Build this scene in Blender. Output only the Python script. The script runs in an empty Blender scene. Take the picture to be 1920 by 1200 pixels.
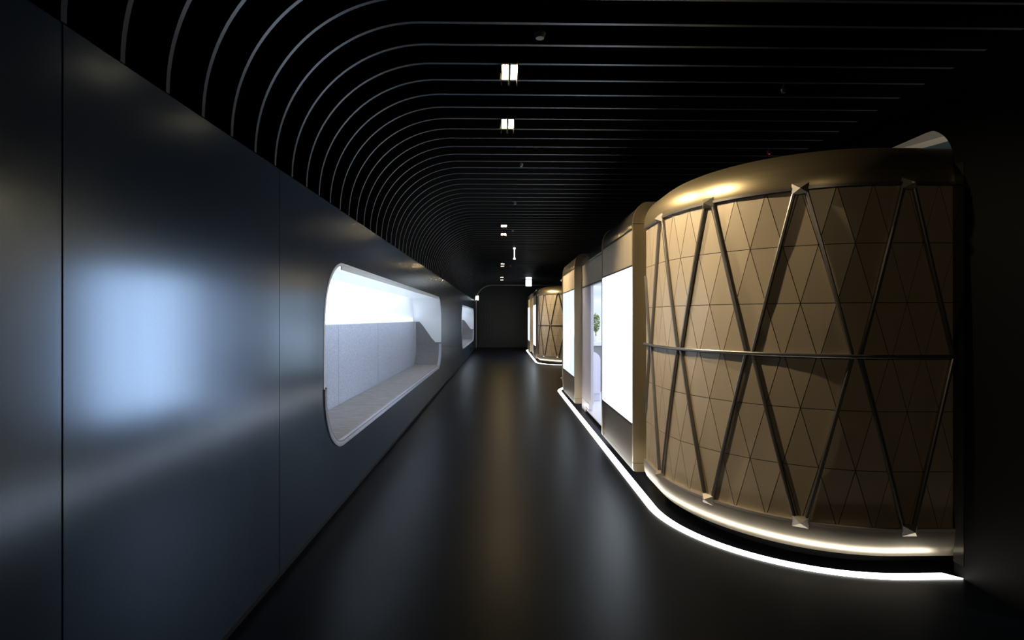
import bpy, bmesh, math, random
from mathutils import Vector, Matrix
random.seed(7)
sc = bpy.context.scene
COL = sc.collection
# ------------------------------------------------------------------ camera
cam = bpy.data.cameras.new('camera'); camo = bpy.data.objects.new('camera', cam); COL.objects.link(camo)
cam.sensor_width = 36; cam.lens = 36*1000/1920; cam.shift_y = -3/1920; cam.clip_start = .02
camo.location = (0, 0, 1.51)
camo.rotation_euler = (math.pi/2, 0, -math.atan(.02))
sc.camera = camo
# ------------------------------------------------------------------ world and exposure
w = bpy.data.worlds.new('world'); sc.world = w; w.use_nodes = True
w.node_tree.nodes['Background'].inputs[0].default_value = (.5, .6, .8, 1)
w.node_tree.nodes['Background'].inputs[1].default_value = .0008
sc.view_settings.view_transform = 'Standard'; sc.view_settings.look = 'None'
sc.view_settings.gamma = 1; sc.view_settings.exposure = 0; sc.view_settings.use_curve_mapping = False
# light levels
L_SCREEN = 6.0; L_STRIP = 7.5; L_NICHE = 26; L_POD = 58; L_SPOT = 165; L_BEYOND = 26

POD_PITCH = 14.1
def area(name, loc, rot, sx, sy, power, col, parent=None, spread=math.pi):
    l = bpy.data.lights.new(name, 'AREA'); l.shape = 'RECTANGLE'; l.size = sx; l.size_y = sy
    l.energy = power; l.color = col; l.spread = spread
    o = bpy.data.objects.new(name, l); COL.objects.link(o); o.location = loc; o.rotation_euler = rot
    if parent: o.parent = parent
    return o
# the lit hall behind the right wall
area('hall_light', (6.2, 7.2, 3.3), (math.pi, 0, 0), 3, 3, L_BEYOND*.35, (1, .93, .82))
area('hall_light', (3.6, 5.5, 2.75), (0, math.radians(180), 0), .25, 12, L_BEYOND*.1, (1, .93, .8))

# ------------------------------------------------------------------ materials
def mat(name, col, rough=.5, metal=0, spec=.5, noise=0, nscale=(20, 20, 20), bump=0, bscale=(20, 20, 20),
        aniso=0, col2=None, coat=0, rvar=0, bdet=4):
    m = bpy.data.materials.new(name); m.use_nodes = True
    nt = m.node_tree; b = nt.nodes['Principled BSDF']
    b.inputs['Base Color'].default_value = (*col, 1); b.inputs['Roughness'].default_value = rough
    b.inputs['Metallic'].default_value = metal; b.inputs['Specular IOR Level'].default_value = spec
    b.inputs['Anisotropic'].default_value = aniso; b.inputs['Coat Weight'].default_value = coat
    b.inputs['Coat Roughness'].default_value = .12
    def nz(scale, detail=4):
        t = nt.nodes.new('ShaderNodeTexCoord'); mp = nt.nodes.new('ShaderNodeMapping')
        mp.inputs['Scale'].default_value = scale
        n = nt.nodes.new('ShaderNodeTexNoise'); n.inputs['Scale'].default_value = 1; n.inputs['Detail'].default_value = detail
        nt.links.new(t.outputs['Object'], mp.inputs[0]); nt.links.new(mp.outputs[0], n.inputs['Vector'])
        return n
    if noise:
        n = nz(nscale); r = nt.nodes.new('ShaderNodeValToRGB')
        c2 = col2 or tuple(c*(1-noise) for c in col)
        r.color_ramp.elements[0].position = .35; r.color_ramp.elements[1].position = .65
        r.color_ramp.elements[0].color = (*c2, 1); r.color_ramp.elements[1].color = (*col, 1)
        nt.links.new(n.outputs[0], r.inputs[0]); nt.links.new(r.outputs[0], b.inputs['Base Color'])
    if rvar:
        n = nz(nscale if nscale else (3, 3, 3)); mr = nt.nodes.new('ShaderNodeMapRange')
        mr.inputs[3].default_value = rough-rvar; mr.inputs[4].default_value = rough+rvar
        nt.links.new(n.outputs[0], mr.inputs[0]); nt.links.new(mr.outputs[0], b.inputs['Roughness'])
    if bump:
        n = nz(bscale, bdet); bp = nt.nodes.new('ShaderNodeBump'); bp.inputs['Strength'].default_value = 1
        bp.inputs['Distance'].default_value = bump
        nt.links.new(n.outputs[0], bp.inputs['Height']); nt.links.new(bp.outputs[0], b.inputs['Normal'])
    return m
def emis(name, col, s, tint=None):
    m = bpy.data.materials.new(name); m.use_nodes = True; nt = m.node_tree
    nt.nodes.remove(nt.nodes['Principled BSDF'])
    e = nt.nodes.new('ShaderNodeEmission'); e.inputs[0].default_value = (*col, 1); e.inputs[1].default_value = s
    nt.links.new(e.outputs[0], nt.nodes['Material Output'].inputs[0])
    if tint:
        t = nt.nodes.new('ShaderNodeTexCoord'); mp = nt.nodes.new('ShaderNodeMapping'); mp.inputs['Scale'].default_value = (1, 1.3, .8)
        n = nt.nodes.new('ShaderNodeTexNoise'); n.inputs['Scale'].default_value = 1.4; n.inputs['Detail'].default_value = 1
        r = nt.nodes.new('ShaderNodeValToRGB')
        r.color_ramp.elements[0].position = .4; r.color_ramp.elements[1].position = .58
        r.color_ramp.elements[0].color = (*tint, 1); r.color_ramp.elements[1].color = (*col, 1)
        nt.links.new(t.outputs['Object'], mp.inputs[0]); nt.links.new(mp.outputs[0], n.inputs['Vector'])
        nt.links.new(n.outputs[0], r.inputs[0]); nt.links.new(r.outputs[0], e.inputs[0])
    return m
M = {}
M['floor'] = mat('epoxy_floor', (.003, .005, .010), .345, 0, .05, noise=.3, nscale=(2, 2, 2), bump=.0006, bscale=(3, 1.2, 3))
M['wall'] = mat('blue_metal_wall', (.11, .158, .240), .20, .78, .5, noise=.10, nscale=(1, 5, .5))
M['black'] = mat('matte_black', (.006, .006, .006), .7, 0, .3)
M['dark_wall'] = mat('black_panel', (.003, .003, .0032), .6, 0, .08)
M['gloss_black'] = mat('gloss_black', (.03, .028, .024), .12, .3, .5)
M['rib'] = mat('rib_black', (.012, .012, .010), .6, 0, .4)
M['rib_lit_edge'] = mat('rib_lit_edge_metal', (.10, .12, .15), .45, .5, .5)  # lower edge of the dark rib, with screen and niche light painted in
M['white'] = mat('white_lining', (.80, .83, .88), .35, 0, .5)
M['felt'] = mat('grey_felt', (.46, .50, .62), .95, 0, .1, noise=.28, nscale=(70, 70, 70), bump=.002, bscale=(200, 200, 200))
M['felt_seat'] = mat('brown_grey_felt', (.36, .345, .35), .95, 0, .1, noise=.35, nscale=(6, 60, 60), bump=.002, bscale=(200, 200, 200))
M['felt_side'] = mat('side_felt', (.24, .235, .25), .95, 0, .1, noise=.25, nscale=(60, 60, 60), bump=.002, bscale=(200, 200, 200))
M['clad'] = mat('champagne_panel', (.62, .51, .37), .42, .35, .5, noise=.06, nscale=(8, 8, 1))
M['cap'] = mat('brushed_brass', (.50, .41, .26), .36, .85, .5, noise=.08, nscale=(1, 1, 60))
M['skirt'] = mat('satin_brass', (.58, .51, .40), .38, .75, .5, noise=.12, nscale=(5, 5, 5))
M['bar'] = mat('grey_metal_bar', (.26, .25, .24), .35, .8, .5)
M['node'] = mat('node_metal', (.45, .41, .36), .38, .6, .5)
M['portal'] = mat('champagne_metal', (.50, .43, .30), .30, .8, .5)
M['portal_cap'] = mat('polished_champagne', (.40, .34, .26), .14, .85, .5)
M['panel'] = mat('beige_panel', (.78, .65, .47), .45, .3, .5, noise=.1, nscale=(3, 60, .6))
M['panel_low'] = mat('brown_satin_panel', (.30, .26, .22), .35, .6, .5, noise=.1, nscale=(3, 60, .6))
M['trim'] = mat('grey_trim', (.10, .10, .095), .4, .6, .5)
M['seam'] = mat('seam_dark', (.05, .04, .03), .8, 0, .2)
M['screen'] = emis('screen_glow', (.80, .90, 1.0), L_SCREEN)
M['screen2'] = emis('screen_glow_image', (.78, .90, 1.0), L_SCREEN*.55, (.27, .33, .345))
M['strip'] = emis('strip_glow', (1, .95, .86), L_STRIP)
M['lens'] = emis('lamp_lens', (1, .74, .36), 340)
M['lens_dim'] = emis('lamp_lens_dim', (1, .74, .36), 15)
M['sign'] = emis('sign_glow', (.85, .97, 1), 4)
M['rod'] = emis('rod_glow', (.9, .96, 1), 3)
M['led'] = emis('red_led', (1, .03, .01), .6)
M['lav'] = mat('lavender_white', (.80, .78, .92), .3, 0, .5)
M['pot'] = mat('white_pot', (.85, .85, .85), .3)
M['leaf'] = mat('leaf_green', (.16, .26, .05), .6, 0, .3, noise=.5, nscale=(30, 30, 30))
M['bark'] = mat('bark', (.12, .08, .05), .8)
M['grey'] = mat('grey_panel', (.30, .31, .31), .6)
M['beam'] = mat('beige_beam', (.62, .56, .46), .5)
M['blue_dark'] = mat('slate_panel', (.06, .09, .11), .5)
M['detector'] = mat('detector_grey', (.20, .20, .20), .4)
M['glass'] = mat('clear_glass', (.9, .95, 1), .03, 0, .5)
M['glass'].node_tree.nodes['Principled BSDF'].inputs['Transmission Weight'].default_value = 1

# ------------------------------------------------------------------ mesh helpers
class MB:
    def __init__(s): s.v = []; s.f = []; s.m = []
    def add(s, vs, fs, mi=0):
        o = len(s.v); s.v += [tuple(v) for v in vs]
        for f in fs: s.f.append([i+o for i in f]); s.m.append(mi)
        return s
    def box(s, x0, x1, y0, y1, z0, z1, mi=0):
        vs = [(x, y, z) for x in (x0, x1) for y in (y0, y1) for z in (z0, z1)]
        return s.add(vs, [(0, 1, 3, 2), (4, 6, 7, 5), (0, 4, 5, 1), (2, 3, 7, 6), (0, 2, 6, 4), (1, 5, 7, 3)], mi)
    def extrude_y(s, prof, y0, y1, mi=0, caps=True):
        """closed (x,z) profile pushed along y"""
        n = len(prof)
        vs = [(x, y0, z) for x, z in prof] + [(x, y1, z) for x, z in prof]
        fs = [(i, (i+1) % n, n+(i+1) % n, n+i) for i in range(n)]
        if caps: fs += [tuple(range(n)), tuple(range(2*n-1, n-1, -1))]
        return s.add(vs, fs, mi)
    def cyl(s, c, r, h, n=20, mi=0, r2=None, axis='z'):
        r2 = r if r2 is None else r2; vs = []
        for k, (rr, d) in enumerate(((r, 0), (r2, h))):
            for i in range(n):
                a = 2*math.pi*i/n; p = (rr*math.cos(a), rr*math.sin(a), d)
                if axis == 'y': p = (p[0], p[2], p[1])
                if axis == 'x': p = (p[2], p[0], p[1])
                vs.append((c[0]+p[0], c[1]+p[1], c[2]+p[2]))
        fs = [(i, (i+1) % n, n+(i+1) % n, n+i) for i in range(n)] + [tuple(range(n)), tuple(range(2*n-1, n-1, -1))]
        return s.add(vs, fs, mi)
    def build(s, name, mats, parent=None, smooth=False, bevel=0):
        me = bpy.data.meshes.new(name); me.from_pydata(s.v, [], s.f)
        if not isinstance(mats, (list, tuple)): mats = [mats]
        for m in mats: me.materials.append(m)
        me.polygons.foreach_set('material_index', s.m)
        me.update()
        bm = bmesh.new(); bm.from_mesh(me); bmesh.ops.recalc_face_normals(bm, faces=bm.faces); bm.to_mesh(me); bm.free()
        if smooth:
            me.polygons.foreach_set('use_smooth', [True]*len(me.polygons))
            me.set_sharp_from_angle(angle=math.radians(35))
        o = bpy.data.objects.new(name, me); COL.objects.link(o)
        if parent: o.parent = parent
        if bevel:
            b = o.modifiers.new('bevel', 'BEVEL'); b.width = bevel; b.segments = 2; b.limit_method = 'ANGLE'
        return o
def tag(o, label=None, cat=None, group=None, kind=None):
    if label: o['label'] = label
    if cat: o['category'] = cat
    if group: o['group'] = group
    if kind: o['kind'] = kind
    return o
def empty(name, loc=(0, 0, 0)):
    e = bpy.data.objects.new(name, None); COL.objects.link(e); e.location = loc; e.empty_display_size = .2; return e
def copy_tree(o, parent=None, dy=0):
    c = o.copy(); COL.objects.link(c); c.parent = parent
    if parent is None: c.location.y += dy
    for ch in [x for x in CHILD.get(o.name, [])]: copy_tree(ch, c)
    return c
def plate(outer, holes, x0, x1, mb_name, m, parent=None):
    """outline in (y,z) with holes, thickness from x0 to x1"""
    bm = bmesh.new(); layers = []
    for x in (x0, x1):
        es = []; loops = []
        for lp in [outer]+holes:
            vs = [bm.verts.new((x, y, z)) for y, z in lp]
            for i in range(len(vs)): es.append(bm.edges.new((vs[i], vs[(i+1) % len(vs)])))
            loops.append(vs)
        bmesh.ops.triangle_fill(bm, edges=es, use_beauty=True); layers.append(loops)
    for a, b in zip(*layers):
        n = len(a)
        for i in range(n): bm.faces.new((a[i], a[(i+1) % n], b[(i+1) % n], b[i]))
    bmesh.ops.recalc_face_normals(bm, faces=bm.faces)
    me = bpy.data.meshes.new(mb_name); bm.to_mesh(me); bm.free(); me.materials.append(m)
    o = bpy.data.objects.new(mb_name, me); COL.objects.link(o)
    if parent: o.parent = parent
    return o
def rrect(y0, y1, z0, z1, r, n=14):
    pts = []
    for cy, cz, a0 in ((y1-r, z1-r, 0), (y0+r, z1-r, 90), (y0+r, z0+r, 180), (y1-r, z0+r, 270)):
        for i in range(n+1):
            a = math.radians(a0+90*i/n); pts.append((cy+r*math.cos(a), cz+r*math.sin(a)))
    return pts

# ================================================================== SETTING
END = 27.9
fl = MB().box(-2.3, 12, -8, 30, -.1, 0).build('floor', M['floor']); tag(fl, kind='structure')
# ceiling shell above the ribs: quarter round at the left, flat slab, black
XL, XT, ZW, ZC = -1.283, -.455, 2.374, 3.2
RAD = XT-XL
prof = []
for i in range(17):
    a = math.radians(180-90*i/16); prof.append((XT+(RAD+.13)*math.cos(a), ZW+(ZC-ZW+.13)*math.sin(a)))
prof += [(3.35, ZC+.13), (3.35, ZC+.2)]
for i in range(17):
    a = math.radians(90+90*i/16); prof.append((XT+(RAD+.2)*math.cos(a), ZW+(ZC-ZW+.2)*math.sin(a)))
ce = MB().extrude_y(prof, -8, END).build('ceiling', mat('void_black', (.001, .001, .001), 1, 0, 0), smooth=True); tag(ce, kind='structure')
# left wall of metal panels with two long rounded openings
NY0, NY1, NZ0, NZ1, NR = 3.88, 11.384, .484, 1.955, .47
NPITCH = 13.41
seams = [-7.6, -6.04, -4.51, -2.99, -1.46, .06, 1.585, 3.111, 12.16, 13.70, 15.22, 16.52, 25.6, 27.13]
bmw = bmesh.new(); mew = bpy.data.meshes.new('wall_left')
parts = []
for a, b in zip(seams[:-1], seams[1:]):
    out = [(a+.002, .035), (b-.002, .035), (b-.002, ZW), (a+.002, ZW)]
    holes = [rrect(NY0+k, NY1+k, NZ0, NZ1, NR) for k in (0, NPITCH) if a < NY0+k < b]
    parts.append(plate(out, holes, XL, XL-.03, 'tmp', M['wall']))
for p in parts:
    bmw.from_mesh(p.data); bpy.data.objects.remove(p)
bmesh.ops.bevel(bmw, geom=[e for e in bmw.edges if len(e.link_faces) == 2 and e.calc_face_angle(0) > 1.3 and abs(e.verts[0].co.x-XL) < 1e-4 and abs(e.verts[1].co.x-XL) < 1e-4], offset=.0015, segments=1, affect='EDGES')
bmw.to_mesh(mew); bmw.free(); mew.materials.append(M['wall'])
wl = bpy.data.objects.new('wall_left', mew); COL.objects.link(wl); tag(wl, kind='structure')
bk = MB()
segs = [(-7.6, NY0-.1), (NY1+.1, NY0+NPITCH-.1), (NY1+NPITCH+.1, 27.13)]
for a, b in segs: bk.box(XL-.16, XL-.04, a, b, 0, ZW-.01)
for k in (0, NPITCH):
    bk.box(XL-.16, XL-.04, NY0-.1+k, NY1+.1+k, 0, NZ0-.08); bk.box(XL-.16, XL-.04, NY0-.1+k, NY1+.1+k, NZ1+.06, ZW-.01)
o = bk.build('trim_1', M['black']); tag(o, kind='structure')
o = MB().box(XL-.03, XL-.008, -7.6, 27.13, 0, .034).build('baseboard_left', M['black']); tag(o, kind='structure')
# right wall with a rounded opening for each pod
XR = 2.675; RT = 2.99
def ropen(y0, y1, z1, r, n=10):
    pts = [(y0, 0)]
    for i in range(n+1):
        a = math.radians(180-90*i/n); pts.append((y0+r+r*math.cos(a), z1-r+r*math.sin(a)))
    for i in range(n+1):
        a = math.radians(90-90*i/n); pts.append((y1-r+r*math.cos(a), z1-r+r*math.sin(a)))
    return pts+[(y1, 0)]
YO0, YO1 = 3.10, 12.15
out = [(-7.6, 0)] + ropen(YO0, YO1, 2.70, .27) + ropen(YO0+POD_PITCH, YO1+POD_PITCH, 2.70, .27) + [(END, 0), (END, RT), (-7.6, RT)]
wr = plate(out, [], XR, XR+.05, 'wall_right', M['dark_wall']); tag(wr, kind='structure')
o = MB().box(XR-.003, XR+.053, YO0-.07, YO0+.002, .075, 2.42).build('trim_2', M['gloss_black']); tag(o, kind='structure')
# end of the corridor: wall of dark vertical slats behind a rounded arch
mb = MB()
for i in range(60):
    x = -1.6+i*.075; d = .03 if i % 2 else .0
    mb.box(x, x+.075, END-.02-d, END+.1, 0, 3.4)
wb = mb.build('wall_back', mat('dark_slat', (.03, .036, .034), .45, 0, .4)); tag(wb, kind='structure')
o = MB().box(-2.3, 12, -7.7, -7.6, 0, 4.6).build('wall_behind', M['black']); tag(o, kind='structure')
# hall beyond the right wall, glimpsed above the near pod
o = MB().box(11.9, 12, -7.6, 30, 0, 4.6).build('wall_far_right', M['grey']); tag(o, kind='structure')
o = MB().box(3.36, 12, -7.6, 30, 4.3, 4.4).build('ceiling_hall', M['grey']); tag(o, kind='structure')
mb = MB()
for cx, w_, mi in ((6.36, .3, 0), (6.76, .44, 1), (7.35, .5, 0)):
    mb2 = [( -w_/2, -7), (w_/2, -7), (w_/2, 9), (-w_/2, 9)]
    a = math.radians(19); vs = []
    for z in (4.15, 4.3):
        for px, py in mb2: vs.append((cx+px*math.cos(a)-py*math.sin(a), 8.2+px*math.sin(a)+py*math.cos(a), z))
    mb.add(vs, [(0, 1, 2, 3), (4, 5, 6, 7), (0, 1, 5, 4), (1, 2, 6, 5), (2, 3, 7, 6), (3, 0, 4, 7)], mi)
o = mb.build('trim_3', [M['beam'], M['blue_dark']]); tag(o, kind='structure')

# ================================================================== CEILING RIBS
DP = .10; T = .011
inner = [(XT+RAD*math.cos(math.radians(180-90*i/28)), ZW+.004+(ZC-ZW-.004)*math.sin(math.radians(90*i/28))) for i in range(29)]
outer_ = [(XT+(RAD+DP)*math.cos(math.radians(180-90*i/28)), ZW+.004+(ZC-ZW+DP-.004)*math.sin(math.radians(90*i/28))) for i in range(29)]
inner += [(x, ZC) for x in (.3, 1.1, 1.9, 2.6, 3.33)]; outer_ += [(x, ZC+DP) for x in (.3, 1.1, 1.9, 2.6, 3.33)]
n = len(inner)
rb = MB(); vs = []
for (a, b) in zip(inner, outer_):
    vs += [(a[0], -T, a[1]), (a[0], T, a[1]), (b[0], -T, b[1]), (b[0], T, b[1])]
fe, fb = [], []
for i in range(n-1):
    p, q = 4*i, 4*i+4
    fe.append((p, p+1, q+1, q)); fb += [(p, q, q+2, p+2), (p+1, p+3, q+3, q+1), (p+2, q+2, q+3, p+3)]
fb += [(0, 2, 3, 1), (4*n-4, 4*n-3, 4*n-1, 4*n-2)]
rb.add(vs, fb, 0); o0 = len(rb.v); rb.f += [list(f) for f in fe]; rb.m += [1]*len(fe)
rib0 = rb.build('ceiling_rib', [M['rib'], M['rib_lit_edge']], smooth=True)
RIB_Y = [3.055+.2442*k for k in range(-17, 98)]
for i, y in enumerate(RIB_Y):
    r = rib0 if i == 0 else rib0.copy()
    if i: COL.objects.link(r)
    r.location.y = y
    tag(r, 'dark curved metal rib with lower edge painted as lit, arching from left wall across ceiling', 'ceiling rib', 'curved ribs of the ceiling')
def gap(y):  # middle of the gap between ribs nearest to y
    k = round((y-3.055)/.2442-.5); return 3.055+.2442*(k+.5)

# ================================================================== TWIN CEILING LAMPS
lens_where = ['nearest the camera, topmost in the picture', 'second from the camera, below the topmost one',
              'third from the camera, front one of the middle pair', 'fourth from the camera, back one of the middle pair',
              'fifth from the camera, front one of the third pair', 'sixth from the camera, back one of the third pair',
              'next to last before the dark end wall', 'farthest, closest to the dark end wall',
              'outside the picture, just behind the camera', 'outside the picture, farther behind the camera']
for i, y in enumerate([3.665, 4.64, 9.65, 10.65, 16.5, 17.4, 21.9, 23.4, -1.35, -2.3]):
    g = gap(y); x = .055-.0015*max(0, y-3.6)
    t = empty('twin_downlight', (x, g, 3.33))
    tag(t, 'small warm twin ceiling lamp, '+lens_where[i], 'ceiling lamp', 'warm twin lamps along the ceiling')
    MB().box(-.065, .065, -.112, .112, -.085, 0).build('housing', M['black'], t, bevel=.004)
    mb = MB()
    for bx, bw in ((-.058, .006), (-.006, .012), (.052, .006)): mb.box(bx, bx+bw, -.105, .105, -.135, -.085).box(bx, bx+bw, -.18, .105, -.175, -.135)
    mb.build('added_baffle', M['black'], t)  # unseen fins added to keep lens light off the left wall
    for s in (-1, 1):
        l_ = .095 if i < 4 else .07
        # rounded lens
        pts = [(s*.029+.017*math.cos(a), (l_-.017)*(1 if math.sin(a) > 0 else -1)+.017*math.sin(a)) for a in [2*math.pi*(k+.5)/20 for k in range(20)]]
        m_ = MB(); m_.add([(a, b, -.122) for a, b in pts]+[(a, b, -.084) for a, b in pts],
                          [tuple(range(20)), tuple(range(39, 19, -1))]+[(k, (k+1) % 20, 20+(k+1) % 20, 20+k) for k in range(20)])
        m_.build('lens', M['lens' if y > 0 else 'lens_dim'], t, smooth=True)
    l = bpy.data.lights.new('lamp_beam', 'SPOT'); l.energy = L_SPOT; l.color = (1, .80, .50); l.shadow_soft_size = .03
    l.spot_size = math.radians(84); l.spot_blend = .6
    lo = bpy.data.objects.new('lamp_beam', l); COL.objects.link(lo); lo.parent = t; lo.location = (0, 0, -.18)
    if y > 0: lo.rotation_euler = (0, math.radians(-42), 0)
    else:  # the two heads behind the camera are swivelled toward the near pod
        l.spot_size = math.radians(44); l.energy = L_SPOT*.10
        lo.rotation_euler = (Vector((1.9, 3.3, 1.1))-Vector((x, g, 3.2))).to_track_quat('-Z', 'Y').to_euler()

# small detectors between the ribs
for (x, y, r, led, lab) in [(.23, 3.2, .035, 0, 'round grey smoke detector beside the nearest lamp'),
                        (.22, 5.9, .022, 0, 'small round sprinkler head behind the second lamp'),
                        (.2, 7.8, .022, 0, 'small sprinkler head midway between the lamp pairs'),
                        (.22, 10.2, .022, 0, 'small sprinkler head just right of the middle lamps'),
                        (2.09, 3.93, .02, 0, 'tiny dark sensor on the ceiling above the large pod, nearest one'),
                        (2.72, 5.33, .02, 1, 'tiny ceiling sensor with a red light above the large pod'),
                        (.29, 17.0, .03, 1, 'small ceiling sensor with red light right of the third lamp pair')]:
    g = gap(y); t = empty('smoke_detector' if r > .03 else 'ceiling_sensor', (x, g, ZC+.13)); tag(t, lab, 'detector')
    MB().cyl((0, 0, -.12), .008, .12, 10).build('stem', M['detector'], t)
    MB().cyl((0, 0, -.15), r*.7, .03, 20, r2=r).build('head', M['detector'], t, smooth=True)
    if led: MB().box(-.006, .006, -r*.8, -r*.6, -.156, -.148).build('indicator', M['led'], t)

# ================================================================== SEATING NICHES
XB = -1.86  # back of the niche
def niche():
    t = empty('seating_niche', (0, 0, 0))
    P = rrect(NY0, NY1, NZ0, NZ1, NR, 14)
    # white lining: rim ring, tube and back
    th = .022; Pi = rrect(NY0+th, NY1-th, NZ0+th, NZ1-th, NR-th, 14)
    mb = MB(); k = len(P); xf = XL+.004; lvl = [(P, XB-.06), (P, xf-.002), (Pi, xf), (Pi, XB)]
    vs = []
    for pp, x in lvl: vs += [(x, y, z) for y, z in pp]
    fs = []
    for L in range(3):
        for i in range(k): fs.append((L*k+i, L*k+(i+1) % k, (L+1)*k+(i+1) % k, (L+1)*k+i))
    fs.append(tuple(range(3*k, 4*k))); fs.append(tuple(range(k)))
    mb.add(vs, fs)
    # joint bead high on the back wall
    lin = mb.build('lining', M['white'], t, smooth=True)
    # felt liner around bottom and both ends; top edge drops toward the room
    def H(x):
        if x < -1.74: return 1.44
        if x > -1.40: return 1.005
        u = (x+1.74)/.34; u = u*u*(3-2*u)*.35+u*.65
        return 1.44-u*.435
    ft = .022; O = th+.001
    A = rrect(NY0+O, NY1-O, NZ0+O, NZ1-O, NR-O, 14); B = rrect(NY0+O+ft, NY1-O-ft, NZ0+O+ft, NZ1-O-ft, NR-O-ft, 14)
    # lower two corners: indices of corner 3 (y0 side) and 4 (y1 side)
    lowA = A[30:60]; lowB = B[30:60]
    xs = [xf+.006, -1.30, -1.34, -1.40, -1.48, -1.57, -1.66, -1.74, -1.80, XB+.002]
    mb = MB(); vs = []; rows = len(lowA)+2
    for x in xs:
        h = H(x)
        vs += [(x, lowA[0][0], h)] + [(x, y, z) for y, z in lowA] + [(x, lowA[-1][0], h)]
        vs += [(x, lowB[0][0], h)] + [(x, y, z) for y, z in lowB] + [(x, lowB[-1][0], h)]
    fs = []; W = 2*rows
    for j in range(len(xs)-1):
        a, b = j*W, (j+1)*W
        for i in range(rows-1):
            fs.append((a+i, a+i+1, b+i+1, b+i)); fs.append((a+rows+i, b+rows+i, b+rows+i+1, a+rows+i+1))
        fs.append((a, b, b+rows, a+rows)); fs.append((a+rows-1, a+2*rows-1, b+2*rows-1, b+rows-1))
    for i in range(rows-1):
        fs.append((i, rows+i, rows+i+1, i+1)); e = (len(xs)-1)*W; fs.append((e+i, e+i+1, e+rows+i+1, e+rows+i))
    mb.add(vs, fs); mb.build('felt_liner', M['felt_side'], t, smooth=True)
    # seat pads and back cushions in four lengths
    cuts = [NY0+.05, 5.95, 7.85, 9.75, NY1-.05]
    zf = NZ0+O+ft
    for i in range(4):
        a, b = cuts[i]+.005, cuts[i+1]-.005
        # back cushion follows rounded lower corners at both ends
        lp = []
        rr = .40
        if i == 0:
            lp = [(NY0+O+ft+rr-rr*math.cos(math.radians(q)), zf+rr-rr*math.sin(math.radians(q))) for q in range(0, 91, 9)] + [(b, zf), (b, 1.44), (NY0+O+ft, 1.44)]
        elif i == 3:
            lp = [(a, zf)]+[(NY1-O-ft-rr+rr*math.sin(math.radians(q)), zf+rr-rr*math.cos(math.radians(q))) for q in range(0, 91, 9)] + [(NY1-O-ft, 1.44), (a, 1.44)]
        else: lp = [(a, zf), (b, zf), (b, 1.44), (a, 1.44)]
        o = plate(lp, [], XB+.003, XB+.055, 'back_cushion', M['felt'], t)
        bv = o.modifiers.new('bevel', 'BEVEL'); bv.width = .006; bv.segments = 2; bv.limit_method = 'ANGLE'
        ya, yb = (a+rr*.72 if i == 0 else a), (b-rr*.72 if i == 3 else b)
        MB().box(XB+.058, XL-.012, ya, yb, zf-.004, zf+.022).build('seat_pad', M['felt_seat'], t, bevel=.008)
    # padded front lip of the bench: bottom and both lower corners
    lipo = rrect(NY0+.002, NY1-.002, NZ0+.002, NZ1-.002, NR-.002, 14)[30:60]; d_ = .055
    lipi = rrect(NY0+d_, NY1-d_, NZ0+d_, NZ1-d_, NR-d_, 14)[30:60]
    lipo = [(lipo[0][0], .995)]+lipo+[(lipo[-1][0], .995)]; lipi = [(lipi[0][0]-.02, .995)]+lipi+[(lipi[-1][0]+.02, .995)]
    mb = MB(); vs = []; c4 = len(lipo)
    sec = [(0, XL-.03), (0, XL+.008), (.2, XL+.013), (.55, XL+.013), (.85, XL+.006), (1, XL-.008), (1, XL-.04)]
    for (p, q) in zip(lipo, lipi):
        for u, x in sec: vs.append((x, p[0]+(q[0]-p[0])*u, p[1]+(q[1]-p[1])*u))
    k7 = len(sec)
    fs = [(i*k7+j, i*k7+(j+1) % k7, (i+1)*k7+(j+1) % k7, (i+1)*k7+j) for i in range(c4-1) for j in range(k7)]
    fs += [tuple(range(k7)), tuple(range((c4-1)*k7+k7-1, (c4-1)*k7-1, -1))]
    mb.add(vs, fs); mb.build('padded_lip', M['felt'], t, smooth=True)
    # cove light hidden behind a lip along the top of the opening, washing the back wall
    MB().box(XL-.018, XL-.004, NY0+.46, NY1-.46, NZ1-th-.032, NZ1-th).build('cove_lip', M['white'], t, bevel=.003)
    area('cove_beam', (XL-.022, (NY0+NY1)/2, NZ1-th-.018), (0, math.radians(66), 0), .026, NY1-NY0-1.0, L_NICHE, (.80, .90, 1.0), t)
    # light line along the top of the backrest, washing the back wall upward
    MB().box(XB+.012, XB+.045, NY0+.12, NY1-.12, 1.441, 1.449).build('backrest_light', M['white'], t)
    area('backrest_beam', (XB+.03, (NY0+NY1)/2, 1.455), (math.pi, math.radians(-12), 0), .03, NY1-NY0-.3, L_NICHE*.3, (.80, .90, 1.0), t)
    return t
CHILD = {}
def index_children():
    CHILD.clear()
    for o in bpy.data.objects:
        if o.parent: CHILD.setdefault(o.parent.name, []).append(o)
n1 = niche(); tag(n1, 'long rounded seating niche with grey felt bench in the left wall, nearer the camera', 'seating niche', 'lit seating niches in the left wall')
index_children()
n2 = copy_tree(n1, None, NPITCH); n2['label'] = 'long rounded seating niche far down the left wall, close to the end wall'

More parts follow.
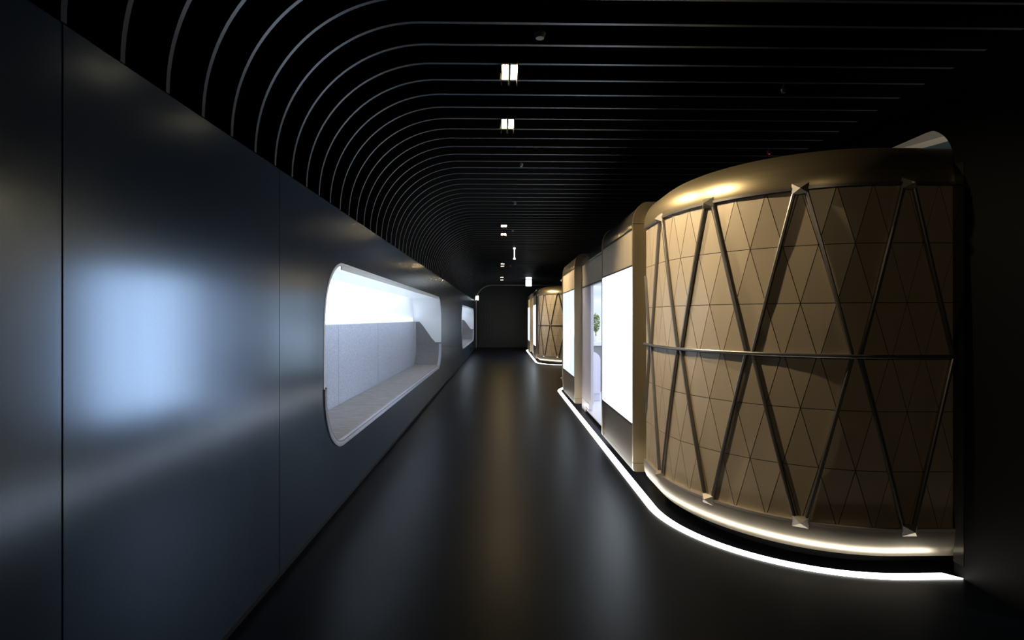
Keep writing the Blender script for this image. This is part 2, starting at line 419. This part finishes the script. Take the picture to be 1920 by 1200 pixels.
# ================================================================== PODS
PC = (2.35, 4.30); RX, RY = 1.06, 1.18; XW = PC[0]-RX
YF = 10.95                     # far curve centre
def dense(rx, ry, cx, cy0, cy1, xend=4.0, extra=0):
    pts = []
    pts += [(xend, cy0-ry)] if xend > cx else []
    N = 90
    for i in range(N+1):
        a = math.radians(90*i/N); pts.append((cx-rx*math.sin(a), cy0-ry*math.cos(a)))
    for i in range(N+1):
        a = math.radians(90*i/N); pts.append((cx-rx*math.cos(a), cy1+ry*math.sin(a)))
    pts += [(xend, cy1+ry)] if xend > cx else []
    return pts
class Path:
    def __init__(s, pts):
        s.p = pts; s.c = [0]
        for a, b in zip(pts[:-1], pts[1:]): s.c.append(s.c[-1]+math.dist(a, b))
        s.L = s.c[-1]
    def at(s, t):
        t = max(0, min(s.L, t)); lo, hi = 0, len(s.c)-1
        while hi-lo > 1:
            m_ = (lo+hi)//2
            if s.c[m_] <= t: lo = m_
            else: hi = m_
        u = (t-s.c[lo])/(s.c[hi]-s.c[lo]); a, b = s.p[lo], s.p[hi]
        return (a[0]+(b[0]-a[0])*u, a[1]+(b[1]-a[1])*u)
    def nrm(s, t, e=.03):
        a, b = s.at(t-e), s.at(t+e); d = math.dist(a, b); tx, ty = (b[0]-a[0])/d, (b[1]-a[1])/d
        return (ty, -tx) if False else (-(-ty), -tx)[0:2] if False else (ty*-1*-1, -tx)
    def off(s, t, d):
        p = s.at(t); a, b = s.at(t-.02), s.at(t+.02); L = math.dist(a, b); tx, ty = (b[0]-a[0])/L, (b[1]-a[1])/L
        # path runs from right (x=4) round the front to the far end; outward is toward the corridor
        return (p[0]-ty*d, p[1]+tx*d)
path = Path(dense(RX, RY, PC[0], PC[1], YF))
# arc position of a given x on the near front
def s_of(test):
    t = 0
    while not test(path.at(t)): t += .002
    return t
S_N4 = s_of(lambda p: p[0] <= 2.40)          # fourth rim node
S_END_NEAR = s_of(lambda p: p[1] >= 4.68)   # meets the near portal
S_START_FAR = s_of(lambda p: p[1] >= 10.97)
# outward direction check
_p, _q = path.at(S_N4), path.off(S_N4, .1)
SGN = 1 if _q[1] < _p[1] else -1
def off(t, d): return path.off(t, d*SGN)
ALPHA = .577
HT, HB, HM = 2.303, .265, 1.284
ROW = .355
def sweep(s0, s1, prof, name, m, parent, step=.05, smooth=True):
    """prof: closed list of (outward offset, height)"""
    n = max(2, int((s1-s0)/step)); k = len(prof); mb = MB(); vs = []
    for i in range(n+1):
        t = s0+(s1-s0)*i/n
        for d, z in prof:
            p = off(t, d); vs.append((p[0], p[1], z))
    fs = [(i*k+j, i*k+(j+1) % k, (i+1)*k+(j+1) % k, (i+1)*k+j) for i in range(n) for j in range(k)]
    fs += [tuple(range(k)), tuple(range(n*k+k-1, n*k-1, -1))]
    mb.add(vs, fs); return mb.build(name, m, parent, smooth=smooth)
def clip(poly, z, keep_above):
    out = []
    for i in range(len(poly)):
        a, b = poly[i], poly[(i+1) % len(poly)]
        ia = (a[1] >= z) == keep_above; ib = (b[1] >= z) == keep_above
        if ia: out.append(a)
        if ia != ib:
            u = (z-a[1])/(b[1]-a[1]); out.append((a[0]+(b[0]-a[0])*u, z))
    return out
def clips(poly, s, keep_more):
    return [(y, x) for x, y in clip([(b, a) for a, b in poly], s, keep_more)]
def inset(poly, d):
    n = len(poly); res = []
    ar = sum(poly[i][0]*poly[(i+1) % n][1]-poly[(i+1) % n][0]*poly[i][1] for i in range(n))
    if ar < 0: poly = poly[::-1]
    if abs(ar) < 2e-4: return None
    ln = []
    for i in range(n):
        a, b = poly[i], poly[(i+1) % n]; L = math.dist(a, b)
        if L < 1e-6: return None
        nx, ny = -(b[1]-a[1])/L, (b[0]-a[0])/L
        ln.append(((a[0]+nx*d, a[1]+ny*d), ((b[0]-a[0])/L, (b[1]-a[1])/L)))
    for i in range(n):
        (p, u), (q, v) = ln[i-1], ln[i]; c = u[0]*v[1]-u[1]*v[0]
        if abs(c) < 1e-6: return None
        t = ((q[0]-p[0])*v[1]-(q[1]-p[1])*v[0])/c; res.append((p[0]+u[0]*t, p[1]+u[1]*t))
    return res
def cladding(s0, s1, sn, parent):
    """triangular metal panels with fine dark joints"""
    mb = MB(); c = ALPHA/3; cell = c
    k0 = int((s0-sn)/cell)-3; k1 = int((s1-sn)/cell)+3
    for (ztop, zc0, zc1, flip) in ((2.313, HM+.004, HT+.0, 0), (1.312, HB, HM-.004, 1)):
        for r in range(3):
            za, zb = ztop-r*ROW, ztop-(r+1)*ROW
            for k in range(k0, k1):
                sh = (r % 2)*.5
                if flip: sh = ((r+1) % 2)*.5
                # row top vertices at sn+(k+sh)*cell, bottom at +.5
                a = sn+(k+sh)*cell
                for tri in ([(a, za), (a-cell/2, zb), (a+cell/2, zb)], [(a, za), (a+cell/2, zb), (a+cell, za)]):
                    q = clip(tri, zc0, True); q = clip(q, zc1, False) if len(q) > 2 else q
                    if len(q) > 2: q = clips(q, s0, True)
                    if len(q) > 2: q = clips(q, s1, False)
                    if len(q) < 3: continue
                    q = inset(q, .0022)
                    if not q: continue
                    # flat facet through the three triangle corners
                    P = [Vector((*off(t_, .012), z_)) for t_, z_ in tri]
                    den = (tri[1][1]-tri[2][1])*(tri[0][0]-tri[2][0])+(tri[2][0]-tri[1][0])*(tri[0][1]-tri[2][1])
                    vs = []
                    for s_, z_ in q:
                        l0 = ((tri[1][1]-tri[2][1])*(s_-tri[2][0])+(tri[2][0]-tri[1][0])*(z_-tri[2][1]))/den
                        l1 = ((tri[2][1]-tri[0][1])*(s_-tri[2][0])+(tri[0][0]-tri[2][0])*(z_-tri[2][1]))/den
                        vs.append(P[0]*l0+P[1]*l1+P[2]*(1-l0-l1))
                    m_ = len(vs); nv = (P[1]-P[0]).cross(P[2]-P[0]).normalized()
                    mid = sum(vs, Vector())/m_
                    cen = Vector((PC[0], 7.6, mid.z))
                    if nv.dot(cen-mid) < 0: nv = -nv
                    mb.add(vs+[v+nv*.006 for v in vs], [tuple(range(m_))]+[(i, (i+1) % m_, m_+(i+1) % m_, m_+i) for i in range(m_)])
    return mb.build('cladding', M['clad'], parent)
def bar(parent, sa, za, sb, zb, wdt=.011, d0=.016, d1=.034):
    mb = MB(); n = 8; vs = []
    L = math.hypot(sb-sa, zb-za); us, uz = (sb-sa)/L, (zb-za)/L; ps, pz = -uz, us
    for i in range(n+1):
        u = i/n; s_, z_ = sa+(sb-sa)*u, za+(zb-za)*u
        for e, d in ((-wdt, d0), (-wdt, d1-.004), (-wdt*.5, d1), (wdt*.5, d1), (wdt, d1-.004), (wdt, d0)):
            p = off(s_+ps*e, d); vs.append((p[0], p[1], z_+pz*e))
    k = 6
    fs = [(i*k+j, i*k+(j+1) % k, (i+1)*k+(j+1) % k, (i+1)*k+j) for i in range(n) for j in range(k)]
    fs += [tuple(range(k)), tuple(range(n*k+k-1, n*k-1, -1))]
    mb.add(vs, fs); return mb.build('lattice_bar', M['bar'], parent)
def node_cap(parent, s_, z_, up):
    mb = MB(); w_, h_ = .046, .034
    base = [(s_-w_, z_-h_), (s_+w_, z_-h_), (s_+w_, z_+h_), (s_-w_, z_+h_)]
    vs = [(*off(a, .012), b) for a, b in base]+[(*off(a, .03), b) for a, b in base]+[(*off(s_, .075), z_-.006*up)]
    mb.add(vs, [(0, 1, 2, 3)]+[(i, (i+1) % 4, 4+(i+1) % 4, 4+i) for i in range(4)]+[(4+i, 4+(i+1) % 4, 8) for i in range(4)])
    return mb.build('lattice_node', M['node'], parent)
def lattice(s0, s1, sn, parent):
    # backing shell behind the panels with dark joints
    sweep(s0, s1, [(.0, HB-.01), (.006, HB-.01), (.006, HT+.02), (0, HT+.02)], 'backing', M['seam'], parent)
    cladding(s0, s1, sn, parent)
    sweep(s0, s1, [(.008, HM-.011), (.036, HM-.011), (.040, HM-.006), (.040, HM+.006), (.036, HM+.011), (.008, HM+.011)], 'middle_ring', M['bar'], parent)
    sweep(s0, s1, [(.006, HT-.004), (.034, HT-.004), (.034, HT+.012), (.006, HT+.012)], 'upper_rim', M['bar'], parent)
    sweep(s0, s1, [(.006, HB+.006), (.034, HB+.006), (.034, HB-.010), (.006, HB-.010)], 'lower_rim', M['node'], parent)
    k0 = math.ceil((s0-sn)/ALPHA-.6); k1 = math.floor((s1-sn)/ALPHA+.6)
    for k in range(k0, k1+1):
        s_ = sn+k*ALPHA
        if s0+.03 < s_ < s1-.03:
            node_cap(parent, s_, HT+.004, 1); node_cap(parent, s_, HB-.004, -1)
        for sg in (-1, 1):
            a, b = s_+sg*.030, s_+sg*(ALPHA/2-.022)
            for zA, zB in ((HT-.004, HM+.010), (HB+.004, HM-.010)):
                aa, bb, A2, B2 = a, b, zA, zB
                def lim(v): return s0+.012 <= v <= s1-.012
                if not lim(a) and not lim(b): continue
                if not lim(b):
                    e = (s0 if b < s0+.012 else s1); e += .013 if e == s0 else -.013; u = (e-a)/(b-a); bb = e; B2 = zA+(zB-zA)*u
                if not lim(a):
                    e = (s0 if a < s0+.012 else s1); e += .013 if e == s0 else -.013; u = (e-a)/(b-a); aa = e; A2 = zA+(zB-zA)*u
                if abs(aa-bb) < .03: continue
                bar(parent, aa, A2, bb, B2)
# portal profiles in (x,z)
def band(xf, zc, ztop, rx, thick, zbot, xback):
    """bent slab: vertical face rising into a rounded shoulder then back"""
    pts = [(xf, zbot+.03), (xf, zc)]
    for i in range(1, 11):
        a = math.radians(9*i); pts.append((xf+rx*(1-math.cos(a)), zc+(ztop-zc)*math.sin(a)))
    pts.append((xback, ztop)); pts.append((xback, ztop-thick))
    for i in range(10, 0, -1):
        a = math.radians(9*i); pts.append((xf+thick+rx*(1-math.cos(a))*.8, zc+(ztop-thick-zc)*math.sin(a)))
    pts += [(xf+thick, zc), (xf+thick, zbot), (xf+.03, zbot), (xf+.008, zbot+.008)]
    return pts
XP, XD = 1.235, 1.36
def portal(pod, y0, y1, scr):
    # core slab carries everything; a bent frame closes each end
    fr = MB().box(XP+.08, XD, y0+.035, y1-.035, .08, 2.5).build('portal', M['black'], pod)
    pf = band(XP, 2.40, 2.605, .14, .125, .07, 1.85)
    for a_, b_ in ((y0, y0+.035), (y1-.035, y1)):
        MB().extrude_y(pf, a_, b_).build('portal_frame', M['portal'], fr, smooth=True)
    # glossy shoulder between frames (just inside the frame outline)
    sh = []
    for i in range(0, 11):
        a = math.radians(9*i); sh.append((XP+.006+.13*(1-math.cos(a)), 2.40+.196*math.sin(a)))
    sh = [(XP+.006, 2.365)]+sh+[(1.85, 2.596), (1.85, 2.55), (1.42, 2.55), (XP+.06, 2.40), (XP+.06, 2.365)]
    MB().extrude_y(sh, y0+.035, y1-.035).build('shoulder', M['portal_cap'], fr, smooth=True)
    MB().box(XP+.010, XP+.06, y0+.035, y1-.035, 2.345, 2.365).build('ledge', M['trim'], fr)
    MB().box(XP+.006, XP+.08, y0+.035, y1-.035, 2.018, 2.345).build('upper_panel', M['panel'], fr)
    mb = MB().box(XP+.003, XP+.08, y0+.035, y1-.035, 2.0, 2.018).box(XP+.003, XP+.08, y0+.035, y1-.035, .492, .515)
    mb.box(XP+.003, XP+.08, y0+.035, y0+.040, .515, 2.0).box(XP+.003, XP+.08, y1-.040, y1-.035, .515, 2.0)
    mb.build('screen_bezel', M['trim'], fr)
    MB().box(XP+.007, XP+.06, y0+.040, y1-.040, .515, 2.0).build('screen', scr, fr)
    MB().box(XP+.006, XP+.08, y0+.035, y1-.035, .133, .492).build('lower_panel', M['panel_low'], fr)
    MB().box(XP+.012, XP+.08, y0+.035, y1-.035, .07, .133).build('kick_strip', M['trim'], fr)
    MB().box(XP-.0015, XP+.124, y0-.0015, y0+.0365, 2.395, 2.400).build('joint', M['trim'], fr)
    MB().box(XP-.0015, XP+.124, y0-.0015, y0+.0365, .150, .154).build('joint', M['trim'], fr)
    return fr
def make_pod():
    pod = empty('exhibition_pod', (0, 0, 0))
    s0, s1 = .55, S_END_NEAR
    s0 = s_of(lambda p: p[0] <= 3.7)
    s2, s3 = S_START_FAR, path.L-.3
    lattice(s0, s1, S_N4, pod)
    lattice(s2, s3, S_N4+ALPHA*20, pod)
    # rounded roof edge and skirt
    for a, b in ((s0, s1), (s2, s3)):
        cp = [(.028, HT+.012), (.030, HT+.03)]
        for i in range(1, 11):
            q = math.radians(9*i); cp.append((.03-.24*(1-math.cos(q)), HT+.03+.245*math.sin(q)))
        cp += [(-.30, HT+.275), (-.30, HT+.20), (-.05, HT+.012)]
        sweep(a, b, cp, 'roof_edge', M['cap'], pod, step=.03)
        sk = [(.030, HB-.010), (.032, HB-.04), (.026, .17), (.008, .125), (-.02, .09), (-.07, .07), (-.16, .068), (-.16, HB-.01)]
        sweep(a, b, sk, 'skirt', M['skirt'], pod, step=.03)
        sweep(a, b, [(-.16, .0), (-.16, .07), (-.3, .07), (-.3, 0)], 'plinth', M['black'], pod, step=.06)
    portal(pod, 4.978, 6.55, M['screen']); portal(pod, 8.99, 10.722, M['screen2'])
    # door bay between the portals
    dp = band(XD, 2.41, 2.58, .14, .05, 2.39, 1.85)
    MB().extrude_y(dp, 6.555, 8.985).build('door_shoulder', M['portal_cap'], pod, smooth=True)
    MB().box(XD+.002, XD+.05, 6.555, 8.985, 2.035, 2.385).build('transom', M['panel'], pod)
    MB().box(XD-.004, XD+.05, 6.555, 8.985, 2.015, 2.035).build('transom_trim', M['trim'], pod)
    MB().box(XD+.004, XD+.05, 8.12, 8.985, .185, 2.015).build('door_leaf', M['lav'], pod, bevel=.004)
    mb = MB().box(XD-.002, XD+.06, 8.25, 8.985, .09, .18).box(XD-.002, XD+.06, 8.60, 8.985, .0, .09)
    mb.build('door_step', M['lav'], pod, bevel=.003)
    MB().box(XD, XD+.3, 6.555, 8.985, .045, .07).build('threshold', M['lav'], pod)
    MB().box(XD+.03, XD+.3, 6.555, 8.985, .0, .045).build('threshold_base', M['black'], pod)
    # closed parts of the facade behind the portals
    mb = MB().box(XD+.001, XD+.05, 4.98, 6.55, .07, 2.5).box(XD+.001, XD+.05, 8.99, 10.72, .07, 2.5)
    mb.build('facade_backing', M['white'], pod)
    MB().box(1.5, 1.7, 4.98, 10.72, 0, .04).build('plinth', M['black'], pod)
    # bright room inside
    mb = MB(); X0, X1, Y0, Y1, Z0, Z1 = XD+.051, 3.5, 4.6, 11.3, .071, 2.35
    mb.box(X0, X1, Y0, Y1, Z0-.02, Z0).box(X0, X1, Y0, Y1, Z1, Z1+.03)
    mb.box(X1, X1+.03, Y0, Y1, Z0, Z1).box(X0, X1, Y0-.03, Y0, Z0, Z1).box(X0, X1, Y1, Y1+.03, Z0, Z1)
    mb.box(X0, X0+.02, Y0, 6.55, Z0, Z1).box(X0, X0+.02, 8.99, Y1, Z0, Z1)
    mb.build('inner_room', M['white'], pod)
    MB().box(1.6, 2.9, Y1-.03, Y1-.005, .95, 2.2).build('picture_screen', M['screen3'], pod)
    area('room_light', (2.3, 8.4, 2.3), (0, 0, 0), 1.2, 5, L_POD, (.93, .96, 1), pod)
    # recessed returns between cladding and portals
    MB().box(1.405, 1.43, 4.55, 4.978, .0, 2.52).box(1.405, 1.43, 10.722, 11.05, .0, 2.52).build('recess', M['cap'], pod)
    # roof lid
    MB().box(1.6, 3.6, 4.2, 11.1, 2.52, 2.55).build('roof', M['black'], pod)
    return pod
# picture shown on the screen inside the pod: soft sky over pale ground
m = bpy.data.materials.new('sky_picture'); m.use_nodes = True; nt = m.node_tree; nt.nodes.remove(nt.nodes['Principled BSDF'])
e = nt.nodes.new('ShaderNodeEmission'); e.inputs[1].default_value = 1.0
t_ = nt.nodes.new('ShaderNodeTexCoord'); sx = nt.nodes.new('ShaderNodeSeparateXYZ'); rp = nt.nodes.new('ShaderNodeValToRGB')
nt.links.new(t_.outputs['Generated'], sx.inputs[0]); nt.links.new(sx.outputs['Z'], rp.inputs[0]); nt.links.new(rp.outputs[0], e.inputs[0])
nt.links.new(e.outputs[0], nt.nodes['Material Output'].inputs[0])
cr = rp.color_ramp; cr.elements[0].color = (.85, .85, .95, 1); cr.elements[1].color = (.9, .97, 1, 1)
for p_, c_ in ((.12, (.95, .97, 1, 1)), (.55, (.8, .93, 1, 1)), (.75, (.97, 1, 1, 1)), (.86, (.70, .88, .98, 1))):
    q = cr.elements.new(p_); q.color = c_
M['screen3'] = m
pod1 = make_pod(); tag(pod1, 'large champagne-coloured pod with lattice-clad rounded end, nearest on the right', 'exhibition pod', 'gold pods along the right side')
index_children()
pod2 = copy_tree(pod1, None, POD_PITCH); pod2['label'] = 'distant champagne pod with a lattice-clad end, beyond the nearest one on the right'

# ------------------------------------------------------------------ glowing floor strips around the pods
def floor_strip(dy, label):
    cx, cy, rx, ry, yf = 2.35, 4.25, 1.148, 1.183, 10.95
    pts = [(2.64, cy-ry)]
    for i in range(41):
        a = math.radians(90*i/40); pts.append((cx-rx*math.sin(a), cy-ry*math.cos(a)))
    for i in range(41):
        a = math.radians(90*i/40); pts.append((cx-rx*math.cos(a), yf+ry*math.sin(a)))
    pts.append((2.64, yf+ry))
    hw = .034; L_, R_ = [], []
    for i, p in enumerate(pts):
        a, b = pts[max(0, i-1)], pts[min(len(pts)-1, i+1)]; d = math.dist(a, b); tx, ty = (b[0]-a[0])/d, (b[1]-a[1])/d
        L_.append((p[0]-ty*hw, p[1]+tx*hw)); R_.append((p[0]+ty*hw, p[1]-tx*hw))
    # mitred near end: the corridor-side edge runs on to the wall
    if L_[0][1] < R_[0][1]: L_[0] = (2.672, L_[0][1]); R_[0] = (2.605, R_[0][1])
    else: R_[0] = (2.672, R_[0][1]); L_[0] = (2.605, L_[0][1])
    n = len(pts); vs = [(x, y, z) for z in (.0005, .006) for x, y in L_+R_]
    fs = []
    for i in range(n-1):
        fs += [(i, i+1, n+i+1, n+i), (2*n+i, 3*n+i, 3*n+i+1, 2*n+i+1), (i, 2*n+i, 2*n+i+1, i+1), (n+i, n+i+1, 3*n+i+1, 3*n+i)]
    fs += [(0, n, 3*n, 2*n), (n-1, 3*n-1, 4*n-1, 2*n-1)]
    o = MB().add(vs, fs).build('floor_light_strip', M['strip']); o.location.y = dy
    tag(o, label, 'light strip', 'glowing floor strips around the pods')
floor_strip(0, 'long glowing white light strip on the floor curving around the nearest pod')
floor_strip(POD_PITCH, 'short-looking glowing strip on the floor around the distant pod')

# ------------------------------------------------------------------ things inside the nearest pod
t = empty('potted_tree', (1.885, 10.6, 1.06)); tag(t, 'small leafy green potted tree inside the nearest pod, seen through its doorway', 'plant')
MB().cyl((0, 0, 0), .05, .10, 20, r2=.065).build('pot', M['pot'], t, smooth=True)
MB().cyl((0, 0, .10), .010, .20, 8, r2=.006).build('trunk', M['bark'], t)
lf = MB()
for i in range(420):
    a, b, r = random.uniform(0, 6.28), random.uniform(-1, 1), random.uniform(.3, 1)**.5
    c = Vector((.085*r*math.cos(a)*math.sqrt(1-b*b), .085*r*math.sin(a)*math.sqrt(1-b*b), .36+.19*b*r))
    u = Vector((random.gauss(0, 1), random.gauss(0, 1), random.gauss(0, 1))).normalized(); v = u.orthogonal().normalized()
    l_ = .022; lf.add([c-u*l_, c+v*l_*.4, c+u*l_, c-v*l_*.4], [(0, 1, 2, 3)])
lf.build('foliage', M['leaf'], t)
def rounded_block(name, x0, x1, y0, y1, z0, z1, r, m, parent=None):
    pts = [(x0, z0), (x1, z0)]
    for i in range(9): a = math.radians(90*i/8); pts.append((x1-r+r*math.cos(a), z1-r+r*math.sin(a)))
    for i in range(9): a = math.radians(90+90*i/8); pts.append((x0+.02+.02*math.cos(a), z1-.02+.02*math.sin(a)))
    return MB().extrude_y(pts, y0, y1).build(name, m, parent, smooth=True)
t = empty('display_counter', (1.9, 10.7, .071)); tag(t, 'white counter carrying the small tree at the back of the pod room', 'counter')
MB().box(-.42, .9, -.3, .45, .90, .985).build('counter_top', M['white'], t, bevel=.01)
MB().box(-.36, .84, -.24, .40, 0, .90).build('counter_body', M['grey'], t)
t = empty('lounge_chair', (0, 0, 0)); tag(t, 'white high-backed rounded seat inside the nearest pod doorway', 'chair')
rounded_block('backrest', 1.50, 1.715, 9.2, 9.32, .22, .93, .14, M['lav'], t)
MB().box(1.52, 1.73, 9.32, 9.75, .35, .46).build('seat', M['white'], t, bevel=.03)
MB().box(1.53, 1.72, 9.24, 9.70, .071, .24).build('base', M['lav'], t, bevel=.01)

# ------------------------------------------------------------------ end arch, signs and small lights
prof = []
for i in range(29):
    a = math.radians(180-90*i/28); prof.append((XT+(RAD-.02)*math.cos(a), ZW+(ZC-ZW-.02)*math.sin(a)))
ins = [(XL+.02, 0)]+prof+[(3.3, ZC-.02)]
outs = [(XL-.10, 0)]+[(XT+(RAD+.1)*math.cos(math.radians(180-90*i/28)), ZW+(ZC-ZW+.1)*math.sin(math.radians(90*i/28))) for i in range(29)]+[(3.3, ZC+.1)]
o = MB().extrude_y(ins+outs[::-1], 27.16, 27.22).build('end_arch', M['portal'], smooth=True)
tag(o, 'thin pale metal arch framing the dark end wall of the corridor', 'arch')
t = empty('hanging_sign', (1.13, 22.0, 3.3)); tag(t, 'small brightly lit box sign hanging from the ceiling above the distant pod', 'sign')
for s in (-1, 1): MB().cyl((s*.07, 0, -.14), .006, .14, 8).build('hanger', M['trim'], t)
MB().box(-.12, .12, -.03, .03, -.16, -.07).build('upper_box', M['sign'], t)
MB().box(-.12, .12, -.03, .03, -.46, -.19).build('lower_box', M['sign'], t, bevel=.01)
t = empty('hanging_rod_light', (.31, 12.64, 3.3)); tag(t, 'slim bright vertical rod light hanging from the ceiling between the lamp pairs', 'pendant light')
MB().cyl((0, 0, -.11), .006, .11, 8).build('hanger', M['trim'], t)
MB().cyl((0, 0, -.38), .012, .27, 12).build('rod', M['rod'], t, smooth=True)
for z in (-.145, -.39): MB().cyl((0, 0, z), .028, .03, 14).build('rod_end', M['rod'], t, smooth=True)
t = empty('wall_spotlight', (XL+.055, 26.3, ZW+.13)); tag(t, 'small twin white spotlight at the far top of the left wall', 'spotlight')
MB().box(-.05, .0, -.12, .06, -.13, -.09).build('bracket', M['black'], t)
for s in (-1, 1): MB().cyl((s*.055+.02, -.02, -.10), .035, .22, 14).build('lamp', M['sign'], t, smooth=True)
